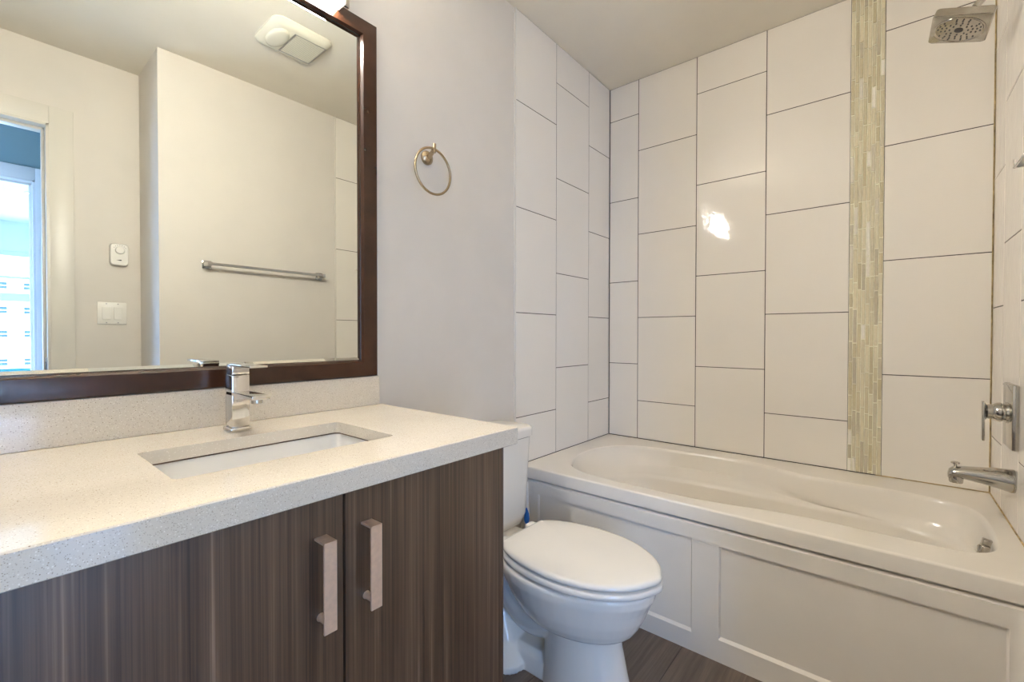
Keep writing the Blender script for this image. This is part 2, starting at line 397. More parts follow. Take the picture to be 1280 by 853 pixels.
# ------------------------------------------------------------ bathtub
TZ = .489; TF = -.815
opening = [(.149,-.632),(.189,-.69),(.283,-.735),(.42,-.749),(.55,-.752),(.676,-.749),(.75,-.741),(.846,-.724),(.93,-.703),(1.027,-.688),(1.12,-.684),(1.23,-.686),(1.34,-.687),
 (1.397,-.678),(1.437,-.655),(1.464,-.61),(1.475,-.53),(1.477,-.42),(1.472,-.32),(1.452,-.25),(1.408,-.21),(1.338,-.187),(1.26,-.179),(1.18,-.178),(1.09,-.183),(1.0,-.182),
 (.94,-.165),(.88,-.14),(.8,-.115),(.69,-.101),(.55,-.105),(.42,-.120),(.31,-.141),(.22,-.175),(.15,-.24),(.11,-.33),(.098,-.43),(.112,-.54)]
O = cat_rom([(x, y, TZ) for x, y in opening], 3); N = len(O)
ctr = Vector((.80, -.43, 0))
def lower(i, x0, x1, y0, y1, z, p=3.2):
    d = O[i]-ctr; cx, cy = (x0+x1)/2, (y0+y1)/2; a, b2 = (x1-x0)/2, (y1-y0)/2
    q = Vector((d.x/ .67, d.y/.30)); th = math.atan2(q.y, q.x)
    c_, s_ = math.cos(th), math.sin(th)
    return Vector((cx+a*math.copysign(abs(c_)**(2/p), c_), cy+b2*math.copysign(abs(s_)**(2/p), s_), z))
def inset(i, d, z):
    t_ = O[(i+1) % N]-O[i-1]; nrm = Vector((-t_.y, t_.x, 0)).normalized()
    return Vector((O[i].x+nrm.x*d, O[i].y+nrm.y*d, z))
rings = [[inset(i, 0, TZ) for i in range(N)], [inset(i, .004, TZ-.0012) for i in range(N)], [inset(i, .009, TZ-.006) for i in range(N)],
         [inset(i, .013, TZ-.016) for i in range(N)]]
def leftw(p): return max(0, min(1, (.45-p.x)/.30))
rings.append([inset(i, .026, TZ-.075) + Vector((.055*leftw(O[i]), 0, 0)) for i in range(N)])
def mixr(t_, z):
    out = []
    for i in range(N):
        a = inset(i, .03, z) + Vector((.06*leftw(O[i]), 0, 0)); b2 = lower(i, .235, 1.465, -.675, -.205, z); out.append(a.lerp(b2, t_))
    return out
rings.append(mixr(.35, TZ-.098)); rings.append(mixr(.85, TZ-.106))
rings.append([lower(i, .24, 1.458, -.672, -.208, TZ-.112) for i in range(N)])
rings.append([lower(i, .252, 1.452, -.668, -.215, TZ-.125) for i in range(N)])
rings.append([lower(i, .345, 1.415, -.635, -.235, TZ-.27) for i in range(N)])
rings.append([lower(i, .42, 1.385, -.61, -.26, TZ-.335) for i in range(N)])
rings.append([lower(i, .48, 1.35, -.57, -.30, TZ-.36) for i in range(N)])
rings.append([lower(i, .75, 1.1, -.46, -.41, TZ-.366) for i in range(N)])
bm = B(); loft(bm, rings, (False, True))
# flip basin normals not needed (recalc done). deck:
t = bmesh.new(); vo = [t.verts.new(p) for p in O]
rect = [(.0035, -.003), (1.521, -.003), (1.521, TF+.010), (.0035, TF+.010)]
vr = []
for k in range(4):
    a, c = rect[k], rect[(k+1) % 4]
    for s in range(10): vr.append(t.verts.new((a[0]+(c[0]-a[0])*s/10, a[1]+(c[1]-a[1])*s/10, TZ)))
ed = [t.edges.new((vo[i], vo[(i+1) % N])) for i in range(N)] + [t.edges.new((vr[i], vr[(i+1) % 40])) for i in range(40)]
bmesh.ops.triangle_fill(t, edges=ed, use_beauty=True)
for f in t.faces:
    f.normal_update()
    if f.normal.z < 0: f.normal_flip()
merge(bm, t)
# lip and apron profile swept along x
prof = [(TF+.010, TZ), (TF+.006, TZ-.0004), (TF+.002, TZ-.0022), (TF, TZ-.006), (TF-.0015, TZ-.046), (TF, TZ-.049), (TF+.004, TZ-.051), (TF+.015, TZ-.051), (TF+.017, TZ-.060), (TF+.017, TZ-.072), (TF+.04, TZ-.076), (TF+.04, 0.0), (TF+.06, 0.0)]
loft(bm, [[Vector((x, y, z)) for y, z in prof] for x in (.0035, 1.521)], (False, False), closed=False)
tub = finish('bathtub', bm, acrylic, None, 40)
wnm = tub.modifiers.new('weighted', 'WEIGHTED_NORMAL'); wnm.keep_sharp = True; wnm.mode = 'FACE_AREA'
tub['label'] = 'white alcove bathtub with panelled apron, fitted against the tiled walls'; tub['category'] = 'bathtub'
# recess the panels: the apron is cut by building frame and panels as its own part
bm = B(); yf = TF+.003
def apron_frame(bm):
    # face plate with two openings whose edges slope back to recessed panels
    xs_ = [.0035, .098, .738, .823, 1.457, 1.521]; z0s = (.062, .062, .072, .072); ZT = .426
    t = bmesh.new()
    holes = [(.098, .738, .062, .379), (.823, 1.457, .072, .376)]
    def q(*p): t.faces.new([t.verts.new(v) for v in p])
    def face(x0, x1, za, zb): q((x0, yf, za), (x1, yf, za), (x1, yf, zb), (x0, yf, zb))
    face(.0035, .098, 0, ZT); face(.738, .823, 0, ZT); face(1.457, 1.521, 0, ZT)
    for x0, x1, za, zb in holes:
        face(x0, x1, 0, za); face(x0, x1, zb, ZT)
        i = .009; d = .008
        A = [(x0, yf, za), (x1, yf, za), (x1, yf, zb), (x0, yf, zb)]
        Bq = [(x0+.004, yf+d, za+i), (x1-.004, yf+d, za+i), (x1-.004, yf+d, zb-.003), (x0+.004, yf+d, zb-.003)]
        for k in range(4): q(A[k], A[(k+1) % 4], Bq[(k+1) % 4], Bq[k])
        q(*Bq)
    q((.0035, yf, ZT), (1.521, yf, ZT), (1.521, yf+.008, ZT+.006), (.0035, yf+.008, ZT+.006))
    bmesh.ops.remove_doubles(t, verts=t.verts, dist=1e-5)
    for f in t.faces:
        f.normal_update()
        if f.normal.y > 0: f.normal_flip()
    merge(bm, t)
apron_frame(bm)
finish('apron', bm, acrylic, tub, 30)
# overflow cover and floor drain
bm = B(); rot = Matrix.Rotation(math.radians(12), 3, 'Y')
lathe(bm, [(.001, 0), (.031, 0), (.031, .004), (.027, .008), (.001, .009)], (1.470, -.515, .447), (-1, 0, .25), 28)
box(bm, 1.438, 1.468, -.534, -.496, .430, .464, .006, 3, 0, rot); box(bm, 1.443, 1.470, -.525, -.505, .460, .480, .003, 2, 0, rot)
lathe(bm, [(.001, 0), (.015, 0), (.016, .003), (.012, .006), (.001, .006)], (1.440, -.515, .446), (-1, 0, .1), 20)
finish('overflow_cover', bm, chrome_dk, tub)
bm = B(); lathe(bm, [(.001, 0), (.034, 0), (.034, .003), (.026, .005), (.02, .002), (.001, .002)], (1.25, -.43, TZ-.367), (0, 0, 1), 28)
finish('drain', bm, chrome_dk, tub)

# ------------------------------------------------------------ vanity
CT = .841; VR = -1.5275; VL = -2.412
cab = thing('vanity_cabinet', 'dark grey-brown wood-grain vanity cabinet with two doors under the pale counter', 'cabinet', (.28, -1.97, 0))
bm = B(); PY = -1.556; PL = -2.384
box(bm, .003, .5306, PY-.018, PY, 0, .80); box(bm, .003, .5306, PL, PL+.018, 0, .80)
box(bm, .003, .015, PL, PY, 0.1, .80); box(bm, .003, .53, PL, PY, .1, .118)
box(bm, .45, .462, PL, PY, 0, .1); box(bm, .515, .5306, PL+.018, PY-.018, .77, .79)
finish('carcass', bm, cab_wood, cab)
bm = B(); box(bm, .5306, .5506, PY-.0045, PY, 0.0, .7985, .0006, 1); finish('side_panel_edge', bm, cab_wood, cab)
GAP = -1.9562
doors = [(GAP+.0022, PY-.0055, GAP+.0405), (-2.384, GAP-.0022, GAP-.0405)]
for y0, y1, hy in doors:
    bm = B(); box(bm, .5316, .5506, y0, y1, .11, .7975, .0008, 1); d = finish('door', bm, cab_wood, cab)
    bm = B(); h0, h1 = .597, .738
    box(bm, .5785, .5825, hy-.0105, hy+.0105, h0, h1, .0006, 1)
    box(bm, .5506, .5825, hy-.0105, hy+.0105, h1-.004, h1, .0006, 1)
    lathe(bm, [(.007, 0), (.0055, .004), (.005, .028)], (.5506, hy, h0+.012), (1, 0, 0), 16)
    finish('handle', bm, nickel, d)
# counter with sink cut-out
SX0, SX1, SY0, SY1 = .191, .428, -2.158, -1.769
ctop = thing('countertop', 'cream speckled quartz counter slab with a rectangular sink cut-out', 'countertop', (.28, -1.97, .801))
bm = B(); t = bmesh.new()
def ringv(L, z): return [t.verts.new((p.x, p.y, z)) for p in L]
hole = rrect(SX0, SX1, SY0, SY1, .012, 0, 4); outr = rrect(-.002, .5706, VL, VR, .003, 0, 4)
layers = []
ho_t, ou_t = ringv(hole, CT), ringv(rrect(-.002, .5686, VL+.002, VR-.002, .003, 0, 4), CT)
ou_t2, ou_b2 = ringv(outr, CT-.002), ringv(outr, CT-.0385)
ou_b, ho_b = ringv(rrect(-.002, .5686, VL+.002, VR-.002, .003, 0, 4), CT-.04), ringv(hole, CT-.026)
def band(a, b2):
    n_ = len(a)
    for i in range(n_): t.faces.new((a[i], a[(i+1) % n_], b2[(i+1) % n_], b2[i]))
band(ou_t, ou_t2); band(ou_t2, ou_b2); band(ou_b2, ou_b); band(ho_t, ho_b)
for a, b2 in ((ou_t, ho_t),):
    e = [t.edges.get((a[i], a[(i+1) % len(a)])) for i in range(len(a))] + [t.edges.get((b2[i], b2[(i+1) % len(b2)])) for i in range(len(b2))]
    bmesh.ops.triangle_fill(t, edges=e, use_beauty=True)
hb2 = ringv(rrect(SX0-.03, SX1+.03, SY0-.03, SY1+.03, .012, 0, 4), CT-.04)
hb3 = ringv(rrect(SX0-.03, SX1+.03, SY0-.03, SY1+.03, .012, 0, 4), CT-.026)
band(ho_b, hb3); band(hb3, hb2)
e = [t.edges.get((ou_b[i], ou_b[(i+1) % len(ou_b)])) for i in range(len(ou_b))] + [t.edges.get((hb2[i], hb2[(i+1) % len(hb2)])) for i in range(len(hb2))]
bmesh.ops.triangle_fill(t, edges=e, use_beauty=True)
bmesh.ops.recalc_face_normals(t, faces=t.faces)
merge(bm, t); finish('slab', bm, quartz, ctop, 30)
bm = B(); box(bm, 0, .020, VL, -1.5345, CT, .9295, .0012, 1); bs = finish('backsplash', bm, quartz); bs['label'] = 'low cream speckled quartz upstand running under the mirror frame'; bs['category'] = 'backsplash'
# sink
snk = thing('undermount_sink', 'white rectangular undermount sink basin below the counter cut-out', 'sink', (.31, -1.963, .70))
zr = CT-.0265
L = []
for ins, z, r_ in ((-.022, zr, .02), (-.004, zr, .02), (-.002, zr-.004, .02), (.004, zr-.06, .024), (.012, zr-.105, .03), (.03, zr-.122, .035), (.09, zr-.128, .02)):
    L.append(rrect(SX0+ins, SX1-ins, SY0+ins, SY1-ins, r_, z, 5))
outer = [rrect(SX0+.02, SX1-.02, SY0+.02, SY1-.02, .03, zr-.135, 5), rrect(SX0-.022, SX1+.022, SY0-.022, SY1+.022, .02, zr-.012, 5), L[0]]
bm = B(); loft(bm, [outer[0], outer[1]]+L, (True, True)); finish('basin', bm, basin_m, snk, 50)
bm = B(); tube(bm, rrect(SX0+.0004, SX1-.0004, SY0+.0004, SY1-.0004, .012, CT-.0268, 4), .0013, 8, closed=True); finish('caulk_line', bm, caulk_dark, ctop)
bm = B(); lathe(bm, [(.001, 0), (.022, 0), (.022, .003), (.016, .004), (.014, .001), (.001, .001)], (.31, -1.963, zr-.128), (0, 0, 1), 24); finish('drain', bm, chrome, snk)
# faucet
fc = thing('sink_faucet', 'square chrome single-lever faucet standing on the counter behind the sink', 'faucet', (.106, -1.963, CT))
FY0, FY1 = -1.981, -1.945
bm = B(); box(bm, .0815, .1315, -1.9855, -1.9420, CT, CT+.0085, .002, 2); finish('base_plate', bm, chrome, fc)
bm = B(); box(bm, .084, .1265, FY0, FY1, CT+.0085, .966, .0018, 2); finish('body', bm, chrome, fc)
bm = B(); box(bm, .090, .2375, FY0, FY1, .9205, .9295, .0015, 2)
loft(bm, [[Vector((.1265, FY0+.002, .9205)), Vector((.1265, FY1-.002, .9205)), Vector((.1265, FY1-.002, .912)), Vector((.1265, FY0+.002, .912))],
          [Vector((.19, FY0+.002, .9205)), Vector((.19, FY1-.002, .9205)), Vector((.19, FY1-.002, .9195)), Vector((.19, FY0+.002, .9195))]])
s = finish('spout', bm, chrome, fc)
bm = B(); lathe(bm, [(.010, 0), (.011, .001), (.011, .009), (.009, .010)], (.215, -1.963, .9115), (0, 0, 1), 24); finish('aerator', bm, chrome_dk, s)
bm = B(); box(bm, .092, .1265, FY0+.0005, FY1-.0005, .9675, .987, .0015, 2); box(bm, .092, .226, FY0+.0005, FY1-.0005, .9865, .991, .001, 2)
finish('lever', bm, chrome, fc)

# ------------------------------------------------------------ mirror
MT, MB, MR, ML, FW = 2.000, .9315, -1.545, -2.395, .053
mir = thing('wall_mirror', 'large wall mirror in a dark brown wood frame above the pale counter', 'mirror', (0, -1.97, MB))
bm = B(); 
def frame_ring(x, ins): return [Vector((x, ML+ins, MB+ins*.92)), Vector((x, MR-ins, MB+ins*.92)), Vector((x, MR-ins, MT-ins*.93)), Vector((x, ML+ins, MT-ins*.93))]
# four mitred bars, each closed
pf = [(0.0, 0), (.024, 0), (.027, .003), (.0275, .012), (.0245, .046), (.017, FW-.0015), (0.0, FW-.001)]
loft(bm, [frame_ring(x, i) for x, i in pf]+[frame_ring(0.0, 0)], (False, False))
finish('frame', bm, frame_wood, mir, 25)
bm = B(); bx0 = FW-.002; bw = .010
def mring(x, ins): return [Vector((x, ML+ins, MB+ins*.94)), Vector((x, MR-ins, MB+ins*.94)), Vector((x, MR-ins, MT-ins*.93)), Vector((x, ML+ins, MT-ins*.93))]
loft(bm, [mring(.006, bx0), mring(.0102, bx0), mring(.012, bx0+bw)], (True, True)); finish('glass', bm, mirror_m, mir, 1)

# ------------------------------------------------------------ vanity light
vl = thing('vanity_light', 'wall light bar with three glowing frosted glass shades above the mirror', 'light', (.0, -1.95, 2.06))
bm = B(); box(bm, -.003, .018, -2.27, -1.631, 2.012, 2.115, .003, 2); finish('back_plate', bm, chrome, vl)
for yc in (-1.752, -1.95, -2.148):
    bm = B(); box(bm, .018, .040, yc-.012, yc+.012, 2.118, 2.130, .003, 2); box(bm, .005, .022, yc-.012, yc+.012, 2.10, 2.130, .003, 2)
    arm = finish('arm', bm, chrome, vl)
    bm = B(); box(bm, .030, .066, yc-.078, yc+.078, 1.979, 2.118, .004, 2); shd = finish('shade', bm, lamp_m, vl)
    for q_ in (-.0815, .077):  # opaque caps added to keep lamp light off the wall beside
        bm = B(); box(bm, .028, .068, yc+q_, yc+q_+.0045, 1.978, 2.120, .002, 2); finish('light_block_cap', bm, nickel, shd)

# ------------------------------------------------------------ towel ring
tr = thing('towel_ring', 'warm nickel towel ring on the painted wall between mirror and tile', 'towel ring', (0, -1.335, 1.69))
bm = B(); lathe(bm, [(.001, -.003), (.024, -.003), (.024, .004), (.019, .010), (.011, .014), (.001, .015)], (0, -1.330, 1.672), (1, 0, 0), 32); finish('wall_rosette', bm, bronze_nickel, tr)
bm = B(); tube(bm, [(.010, -1.330, 1.672), (.030, -1.333, 1.680), (.046, -1.337, 1.688)], [.009, .0075, .007], 16)
tube(bm, [(.046, -1.337, 1.676), (.048, -1.337, 1.706)], .0065, 16); finish('post', bm, bronze_nickel, tr)
bm = B(); rc = Vector((.047, -1.341, 1.612)); rad = .0765
tube(bm, [rc + Vector((.000, rad*math.sin(a), rad*math.cos(a))) for a in [2*PI*k/64 for k in range(64)]], .0042, 12, closed=True); finish('ring', bm, bronze_nickel, tr)

# ------------------------------------------------------------ toilet
TY = -1.180
toi = thing('toilet', 'white two-piece toilet with closed lid between the vanity and the tub', 'toilet', (.4, TY, 0))
def egg(x0, x1, hw, z, n=40, sh=.10):
    P = []
    for k in range(n):
        a = 2*PI*k/n; c_, s_ = math.cos(a), math.sin(a)
        P.append(Vector(((x0+x1)/2+(x1-x0)/2*c_, TY+hw*s_*(1-sh*c_), z)))
    return P
bm = B()
loft(bm, [egg(.405, .700, .098, 0, sh=.05), egg(.407, .695, .096, .02, sh=.05), egg(.412, .680, .091, .08, sh=.05), egg(.418, .662, .087, .16, sh=.05), egg(.415, .658, .086, .196, sh=.05), egg(.38, .668, .100, .203), egg(.36, .686, .120, .211), egg(.345, .700, .134, .223),
          egg(.325, .713, .148, .243), egg(.30, .730, .162, .275), egg(.28, .742, .172, .308), egg(.265, .757, .180, .338), egg(.262, .760, .181, .359), egg(.266, .755, .177, .367)])
loft(bm, [rrect(.025, .36, TY-.105, TY+.105, .03, .30), rrect(.022, .36, TY-.125, TY+.125, .03, .335), rrect(.022, .36, TY-.125, TY+.125, .03, .345)])   # deck under the tank
tp = cat_rom([(.52, TY, .215), (.44, TY, .185), (.36, TY, .165), (.30, TY, .20), (.24, TY, .255), (.18, TY, .25), (.14, TY, .18), (.14, TY, .08), (.15, TY, .0)], 5, False)
tube(bm, tp, [.072]*len(tp), 20)
loft(bm, [rrect(.10, .36, TY-.122, TY+.122, .05, 0), rrect(.10, .36, TY-.120, TY+.120, .05, .020), rrect(.10, .35, TY-.112, TY+.112, .05, .032), rrect(.10, .32, TY-.085, TY+.085, .05, .07), rrect(.10, .28, TY-.07, TY+.07, .05, .16)])
loft(bm, [rrect(.30, .50, TY-.062, TY+.062, .03, 0), rrect(.30, .50, TY-.058, TY+.058, .03, .05), rrect(.30, .50, TY-.04, TY+.04, .03, .07)])
bowl = finish('bowl', bm, porcelain, toi, 60)
md = bowl.modifiers.new('fuse', 'REMESH'); md.mode = 'VOXEL'; md.voxel_size = .004; md.use_smooth_shade = True
ms_ = bowl.modifiers.new('soften', 'SMOOTH'); ms_.factor = .5; ms_.iterations = 3
for s in (-1, 1):
    bm = B(); lathe(bm, [(.016, 0), (.016, .012), (.013, .021), (.006, .025), (.001, .0255)], (.30, TY+s*.098, .026), (0, 0, 1), 20); finish('bolt_cap', bm, white_pl, toi)
def seat_outline(off, z, kx=1.0, tipx=.778):
    z -= .016
    T = [(.302, .085), (.312, .108), (.345, .137), (.40, .160), (.47, .1735), (.54, .176), (.60, .169), (.655, .150), (.705, .119), (.742, .082), (.764, .042)]
    pts = [(x, TY+h) for x, h in T]+[(tipx, TY)]+[(x, TY-h) for x, h in reversed(T)]
    P = cat_rom([(x, y, z) for x, y in pts], 4, True)
    c_ = Vector((.52, TY, z)); out = []
    for p in P:
        d = p-c_; l = d.length; out.append(c_+d*((l+off)/l))
    return out
bm = B(); loft(bm, [seat_outline(-.03, .3865), seat_outline(-.004, .387), seat_outline(0, .3895), seat_outline(.002, .394), seat_outline(.001, .402), seat_outline(-.004, .406), seat_outline(-.03, .407)]); finish('seat', bm, porcelain, toi, 50)
bm = B(); loft(bm, [seat_outline(-.034, .4115), seat_outline(-.005, .4118), seat_outline(-.002, .4135), seat_outline(-.001, .415), seat_outline(-.002, .421), seat_outline(-.007, .4255), seat_outline(-.016, .4275), seat_outline(-.06, .4295), seat_outline(-.12, .4305)])
finish('lid', bm, porcelain, toi, 50)
for s in (-1, 1):
    bm = B(); box(bm, .272, .315, TY+s*.075-.02, TY+s*.075+.02, .362, .402, .008, 3); finish('hinge', bm, porcelain, toi)
TKL, TKR = TY-.205, TY+.205
bm = B(); loft(bm, [rrect(.03, .168, TKL+.045, TKR-.045, .04, .345), rrect(.025, .184, TKL+.024, TKR-.024, .045, .352), rrect(.02, .198, TKL+.016, TKR-.016, .05, .39), rrect(.018, .205, TKL, TKR, .05, .675), ]); finish('tank', bm, porcelain, toi, 50)
bm = B(); loft(bm, [rrect(.016, .208, TKL-.002, TKR+.002, .052, .676), rrect(.012, .214, TKL-.008, TKR+.008, .056, .680), rrect(.012, .214, TKL-.008, TKR+.008, .056, .704), rrect(.015, .210, TKL-.005, TKR+.005, .053, .711), rrect(.022, .202, TKL+.002, TKR-.002, .046, .714)])
finish('tank_lid', bm, porcelain, toi, 50)
bm = B(); lathe(bm, [(.012, 0), (.012, .012)], (.205, TKL+.06, .63), (1, 0, 0), 16); box(bm, .213, .221, TKL+.03, TKL+.10, .622, .638, .003, 2); finish('flush_lever', bm, chrome, toi)

# toilet brush between the tank and the tub
tb = thing('toilet_brush', 'white toilet brush with blue grip inlay between the toilet tank and the tub', 'brush', (.085, -.872, 0))
bm = B(); lathe(bm, [(.045, 0), (.047, .01), (.042, .10), (.036, .15), (.028, .155), (.001, .156)], (.085, -.885, 0), (0, 0, 1), 28); finish('holder', bm, white_pl, tb)
bm = B(); hx, hy = .085, -.872
loft(bm, [[Vector((hx+a*math.cos(t_), hy+b2*math.sin(t_), z)) for t_ in [2*PI*k/20 for k in range(20)]] for a, b2, z in
  ((.005, .005, .13), (.006, .006, .22), (.011, .012, .255), (.013, .015, .275), (.011, .012, .32), (.008, .009, .36), (.006, .006, .40), (.006, .006, .44), (.003, .003, .447))])
hd = finish('handle', bm, white_pl, tb)
bm = B()
loft(bm, [[Vector((hx+.0025+a*math.cos(t_), hy-.0035+b2*math.sin(t_), z)) for t_ in [2*PI*k/16 for k in range(16)]] for a, b2, z in
  ((.002, .003, .262), (.0095, .0105, .275), (.0115, .0125, .292), (.0095, .0105, .315), (.005, .006, .342), (.002, .003, .352))])
finish('grip_inlay', bm, blue_pl, hd)

# ------------------------------------------------------------ shower fittings on the right wall
sh = thing('rain_shower', 'square metal rain shower head on a short arm near the ceiling', 'shower head', (1.52, -.40, 2.11))
bm = B(); tube(bm, cat_rom([(1.522, -.40, 2.115), (1.49, -.40, 2.108), (1.455, -.40, 2.078), (1.428, -.40, 2.048)], 6, False), .0095, 14)
lathe(bm, [(.001, 0), (.028, 0), (.027, .006), (.012, .012)], (1.5215, -.40, 2.115), (-1, 0, 0), 28); finish('arm', bm, chrome_dk, sh)
# head frame: tilted so the plate drops toward the wall
hc = Vector((1.393, -.40, 1.994)); ex = Vector((.128, 0, -.046)).normalized(); ey = Vector((0, 1, -.10)).normalized(); ey = (ey-ex*ey.dot(ex)).normalized(); ez = ex.cross(ey)
M = Matrix((ex, ey, ez)).transposed()
def toh(P): return [hc + M @ Vector(p) for p in P]
bm = B(); hs = .069
loft(bm, [toh(rrect(-hs+.004, hs-.004, -hs+.004, hs-.004, .008, 0)), toh(rrect(-hs, hs, -hs, hs, .010, .003)), toh(rrect(-hs+.001, hs-.001, -hs+.001, hs-.001, .012, .025)), toh(rrect(-hs+.012, hs-.012, -hs+.012, hs-.012, .018, .032)), toh(rrect(-.03, .03, -.03, .03, .02, .038))])
lathe(bm, [(.024, .030), (.020, .042), (.015, .046), (.014, .060), (.001, .062)], hc, ez, 24)
head = finish('head', bm, chrome_dk, sh, 40)
bm = B(); lathe(bm, [(.062, .002), (.062, -.0015), (.059, -.0032), (.056, -.0015), (.055, -.0006), (.001, -.0008)], hc, ez, 48)
sp = finish('spray_plate', bm, chrome_dk, head)
bm = B()
for rr_, cnt in ((.022, 8), (.032, 14), (.042, 18), (.050, 20)):
    for k in range(cnt):
        if (k % 4 == 3) and rr_ > .04: continue
        a = 2*PI*k/cnt + rr_*40; p = hc + M @ Vector((rr_*math.cos(a), rr_*math.sin(a), 0))
        lathe(bm, [(.0024, 0), (.0020, -.0022), (.001, -.0024)], p, ez, 8)
lathe(bm, [(.0105, 0), (.0105, -.002), (.008, -.0025), (.001, -.0025)], hc, ez, 24)
finish('nozzles', bm, dark_rubber, head)['kind'] = 'stuff'

vv = thing('shower_valve', 'rectangular chrome shower valve plate with a hanging flat lever, above the tub spout', 'shower valve', (1.52, -.385, .82))
bm = B(); box(bm, 1.507, 1.522, -.455, -.325, .727, .915, .003, 2); finish('escutcheon', bm, fit_chrome, vv)
bm = B(); lathe(bm, [(.032, 0), (.030, .008), (.026, .010), (.026, .014), (.029, .018), (.028, .026), (.024, .032), (.022, .034), (.022, .045), (.026, .048), (.001, .049)], (1.510, -.39, .829), (-1, 0, 0), 36)
hub = finish('hub', bm, fit_chrome, vv)
bm = B(); box(bm, 1.4545, 1.4605, -.402, -.378, .740, .858, .0018, 2); finish('lever', bm, fit_chrome, vv)

ts = thing('tub_spout', 'chrome tub spout with a pull-up diverter knob on the right wall', 'tub spout', (1.52, -.40, .63))
bm = B()
def oval(x, zc, a, b2, n=28): return [Vector((x, -.40+a*math.cos(t_), zc+b2*math.sin(t_))) for t_ in [2*PI*k/n for k in range(n)]]
loft(bm, [oval(1.5215, .630, .034, .034), oval(1.515, .630, .034, .034), oval(1.49, .633, .031, .030), oval(1.45, .635, .028, .024), oval(1.41, .636, .025, .0185), oval(1.392, .634, .023, .0165), oval(1.384, .629, .020, .014), oval(1.381, .624, .014, .008)])
lathe(bm, [(.015, 0), (.0165, .004), (.018, .028), (.014, .034)], (1.400, -.40, .602), (0, 0, 1), 28)
tsb = finish('spout_body', bm, fit_chrome, ts, 45)
bm = B(); lathe(bm, [(.004, 0), (.004, .010), (.0105, .013), (.0105, .017), (.007, .019), (.001, .019)], (1.398, -.40, .648), (0, 0, 1), 20); finish('diverter_knob', bm, fit_chrome, tsb)

ss = thing('soap_shelf', 'small pale corner-edged shelf with chrome rim on the right tile wall', 'shelf', (1.52, -.67, 1.49))
bm = B(); box(bm, 1.483, 1.5215, -.712, -.612, 1.4925, 1.500, .0015, 2); finish('shelf_plate', bm, shelf_m, ss)
bm = B(); box(bm, 1.4805, 1.521, -.6125, -.608, 1.4905, 1.4945, .0008, 1); box(bm, 1.4805, 1.485, -.715, -.608, 1.4905, 1.4945, .0008, 1); box(bm, 1.4805, 1.4850, -.6125, -.608, 1.4905, 1.513, .0008, 1)
finish('chrome_rim', bm, chrome, ss)

# ------------------------------------------------------------ seen in the mirror: towel bar, fan, thermostat, switches
tbz = 1.424
tw = thing('towel_bar', 'straight chrome towel bar on the painted wall opposite the mirror', 'towel bar', (1.527, -1.24, tbz))
for y in (-1.563, -.957):
    bm = B(); box(bm, 1.519, 1.528, y-.021, y+.021, tbz-.021, tbz+.021, .0015, 2)
    loft(bm, [[Vector((1.519, y+a, tbz+b2)) for a, b2 in ((-.016, -.016), (.016, -.016), (.016, .016), (-.016, .016))],
              [Vector((1.480, y+a, tbz+b2)) for a, b2 in ((-.011, -.009), (.011, -.009), (.011, .009), (-.011, .009))],
              [Vector((1.462, y+a, tbz+b2)) for a, b2 in ((-.010, -.009), (.010, -.009), (.010, .009), (-.010, .009))]]); finish('bracket', bm, chrome, tw)
bm = B(); box(bm, 1.464, 1.478, -1.555, -.965, tbz-.007, tbz+.007, .001, 1); finish('bar', bm, chrome, tw)

ef = thing('exhaust_fan', 'pale square ceiling exhaust fan cover with rounded corners and grille, seen in the mirror', 'fan', (.965, -1.36, CEIL))
bm = B(); a0, a1, b0, b1 = .835, 1.095, -1.495, -1.225
loft(bm, [rrect(a0, a1, b0, b1, .04, CEIL-.001), rrect(a0, a1, b0, b1, .04, CEIL-.008), rrect(a0+.012, a1-.012, b0+.012, b1-.012, .035, CEIL-.020), rrect(a0+.03, a1-.03, b0+.03, b1-.03, .03, CEIL-.026)])
cv = finish('cover', bm, lens_m, ef, 30)
bm = B(); box(bm, .878, 1.058, -1.392, -1.243, CEIL-.0268, CEIL-.0255); finish('grille_recess', bm, hinge_m, cv)
bm = B()
for k in range(16):
    x = .885+k*.0105; box(bm, x, x+.0045, -1.385, -1.25, CEIL-.0285, CEIL-.025, .0006, 1)
finish('grille', bm, lens_m, cv)
bm = B(); L = []
for s_, z in ((1, CEIL-.025), (.97, CEIL-.031), (.8, CEIL-.036), (.4, CEIL-.039)):
    L.append([Vector((.965+.085*s_*math.cos(t_), -1.435+.042*s_*math.sin(t_), z)) for t_ in [2*PI*k/32 for k in range(32)]])
loft(bm, L); finish('light_lens', bm, lens_m, cv, 50)

XD = 1.91
th = thing('wall_thermostat', 'white rounded thermostat with a round dial on the wall beside the doorway', 'thermostat', (XD, -1.852, 1.475))
bm = B()
def yz(L, x): return [Vector((x, p.x, p.y)) for p in L]
yc, zc = -1.852, 1.478
def rr2(w_, h_, r_): return rrect(yc-w_, yc+w_, zc-h_, zc+h_, r_, 0, 5)
loft(bm, [yz(rr2(.036, .054, .014), XD), yz(rr2(.038, .057, .016), XD-.006), yz(rr2(.038, .057, .016), XD-.018), yz(rr2(.034, .053, .014), XD-.024)]); finish('body', bm, white_pl, th, 40)
bm = B(); lathe(bm, [(.020, 0), (.020, .004), (.017, .010), (.001, .011)], (XD-.024, yc+.002, zc+.022), (-1, 0, 0), 32); finish('dial', bm, white_pl, th)
bm = B()
for k in range(7):
    a = math.radians(-60+20*k+90); p = Vector((XD-.0245, yc+.002+.0265*math.cos(a), zc+.022+.0265*math.sin(a))); box(bm, p.x-.0006, p.x+.001, p.y-.0013, p.y+.0013, p.z-.0025, p.z+.0025)
finish('tick_marks', bm, hinge_m, th)
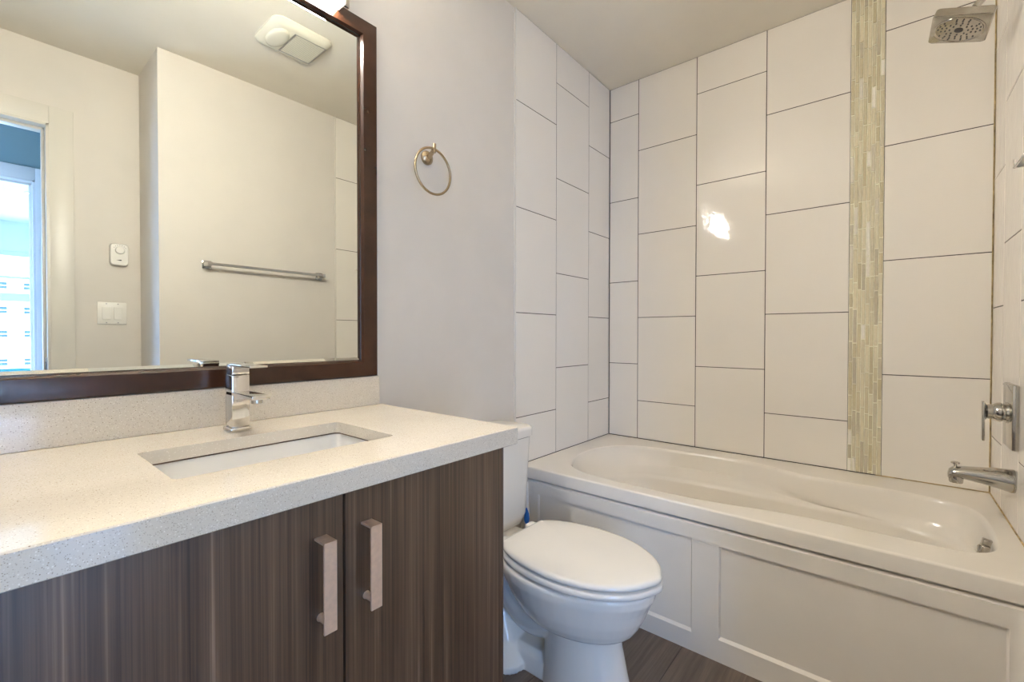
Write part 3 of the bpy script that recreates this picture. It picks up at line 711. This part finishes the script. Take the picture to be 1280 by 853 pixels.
bm = B(); loft(bm, [[Vector((x, yc-.014, zc-.030)), Vector((x, yc+.006, zc-.033)), Vector((x, yc+.010, zc-.030)), Vector((x, yc+.006, zc-.027))] for x in (XD-.0235, XD-.0252)]); finish('logo_mark', bm, black_m, th)

sw = thing('light_switch', 'white double rocker switch plate below the thermostat', 'switch', (XD, -1.879, 1.168))
bm = B(); yc2, zc2 = -1.880, 1.169
box(bm, XD-.006, XD, yc2-.058, yc2+.058, zc2-.057, zc2+.057, .002, 2)
for s in (-.023, .023):
    for q in (-.049, .049): lathe(bm, [(.003, 0), (.003, .0012), (.001, .0014)], (XD-.006, yc2+s, zc2+q), (-1, 0, 0), 10, 1)
finish('face_plate', bm, [white_pl, hinge_m], sw)
for s in (-.023, .023):
    bm = B(); box(bm, XD-.0085, XD-.004, yc2+s-.0165, yc2+s+.0165, zc2-.033, zc2+.033, .001, 1, 0, Matrix.Rotation(math.radians(2.0), 3, 'Y')); finish('rocker', bm, white_pl, sw)

# ------------------------------------------------------------ bedroom spot, balcony rail, building across the street
cs = thing('ceiling_spot', 'small round recessed ceiling spot in the bedroom, seen in the mirror', 'light', (5.31, -1.965, CEIL))
bm = B(); lathe(bm, [(.001, 0), (.055, 0), (.055, .006), (.042, .008), (.040, .004), (.001, .004)], (5.31, -1.965, CEIL), (0, 0, -1), 28); rg = finish('ring', bm, white_pl, cs)
bm = B(); lathe(bm, [(.001, 0), (.038, 0), (.038, .0015), (.001, .002)], (5.31, -1.965, CEIL-.004), (0, 0, -1), 28); finish('lens', bm, spot_m, cs)

br = thing('balcony_railing', 'green metal balcony railing outside the bedroom window, seen in the mirror', 'railing', (7.6, -2.4, -.1))
bm = B(); box(bm, 7.25, 8.0, -3.1, -.2, -.2, -.1); finish('balcony_slab', bm, facade_m, br)
bm = B(); box(bm, 7.88, 7.94, -3.1, -.2, .56, .60, .005); box(bm, 7.88, 7.94, -3.1, -.2, .49, .515, .005); finish('rail', bm, rail_m, br)
for y in (-3.05, -1.9, -.6):
    bm = B(); box(bm, 7.89, 7.93, y-.02, y+.02, -.1, .56); finish('post', bm, rail_m, br)
bd = thing('apartment_building', 'pale apartment block with rows of windows across the street, seen in the mirror', 'building', (80, 0, -14))
bm = B(); box(bm, 80, 92, -22, 24, -14, 7.9); wl_ = finish('facade', bm, facade_m, bd)
bm = B(); box(bm, 79.6, 92.2, -22.4, 24.4, 7.9, 8.15); finish('roof_edge', bm, facade_band, bd)
bm = B(); box(bm, 79.5, 80, -22, 24, 5.15, 6.1); finish('balcony_band', bm, facade_band, bd)
for zc in (7.0, 4.05, 1.2, -2.2, -5.4):
    for k in range(-3, 4):
        y = -.4+k*2.6
        bm = B(); box(bm, 79.85, 80.02, y-.7, y+.7, zc-.48, zc+.48); f_ = finish('window', bm, facade_m, bd)
        bm = B()
        for q in (-1, 1): box(bm, 79.8, 79.9, y-.62, y+.62, zc+q*.22-.17, zc+q*.22+.17)
        finish('pane', bm, pane_m, f_)
bm = B(); box(bm, 7.3, 80, -40, 40, -14.2, -14); g_ = finish('ground', bm, facade_m); g_['kind'] = 'structure'; g_['label'] = 'pale street below the bedroom window'; g_['category'] = 'ground'
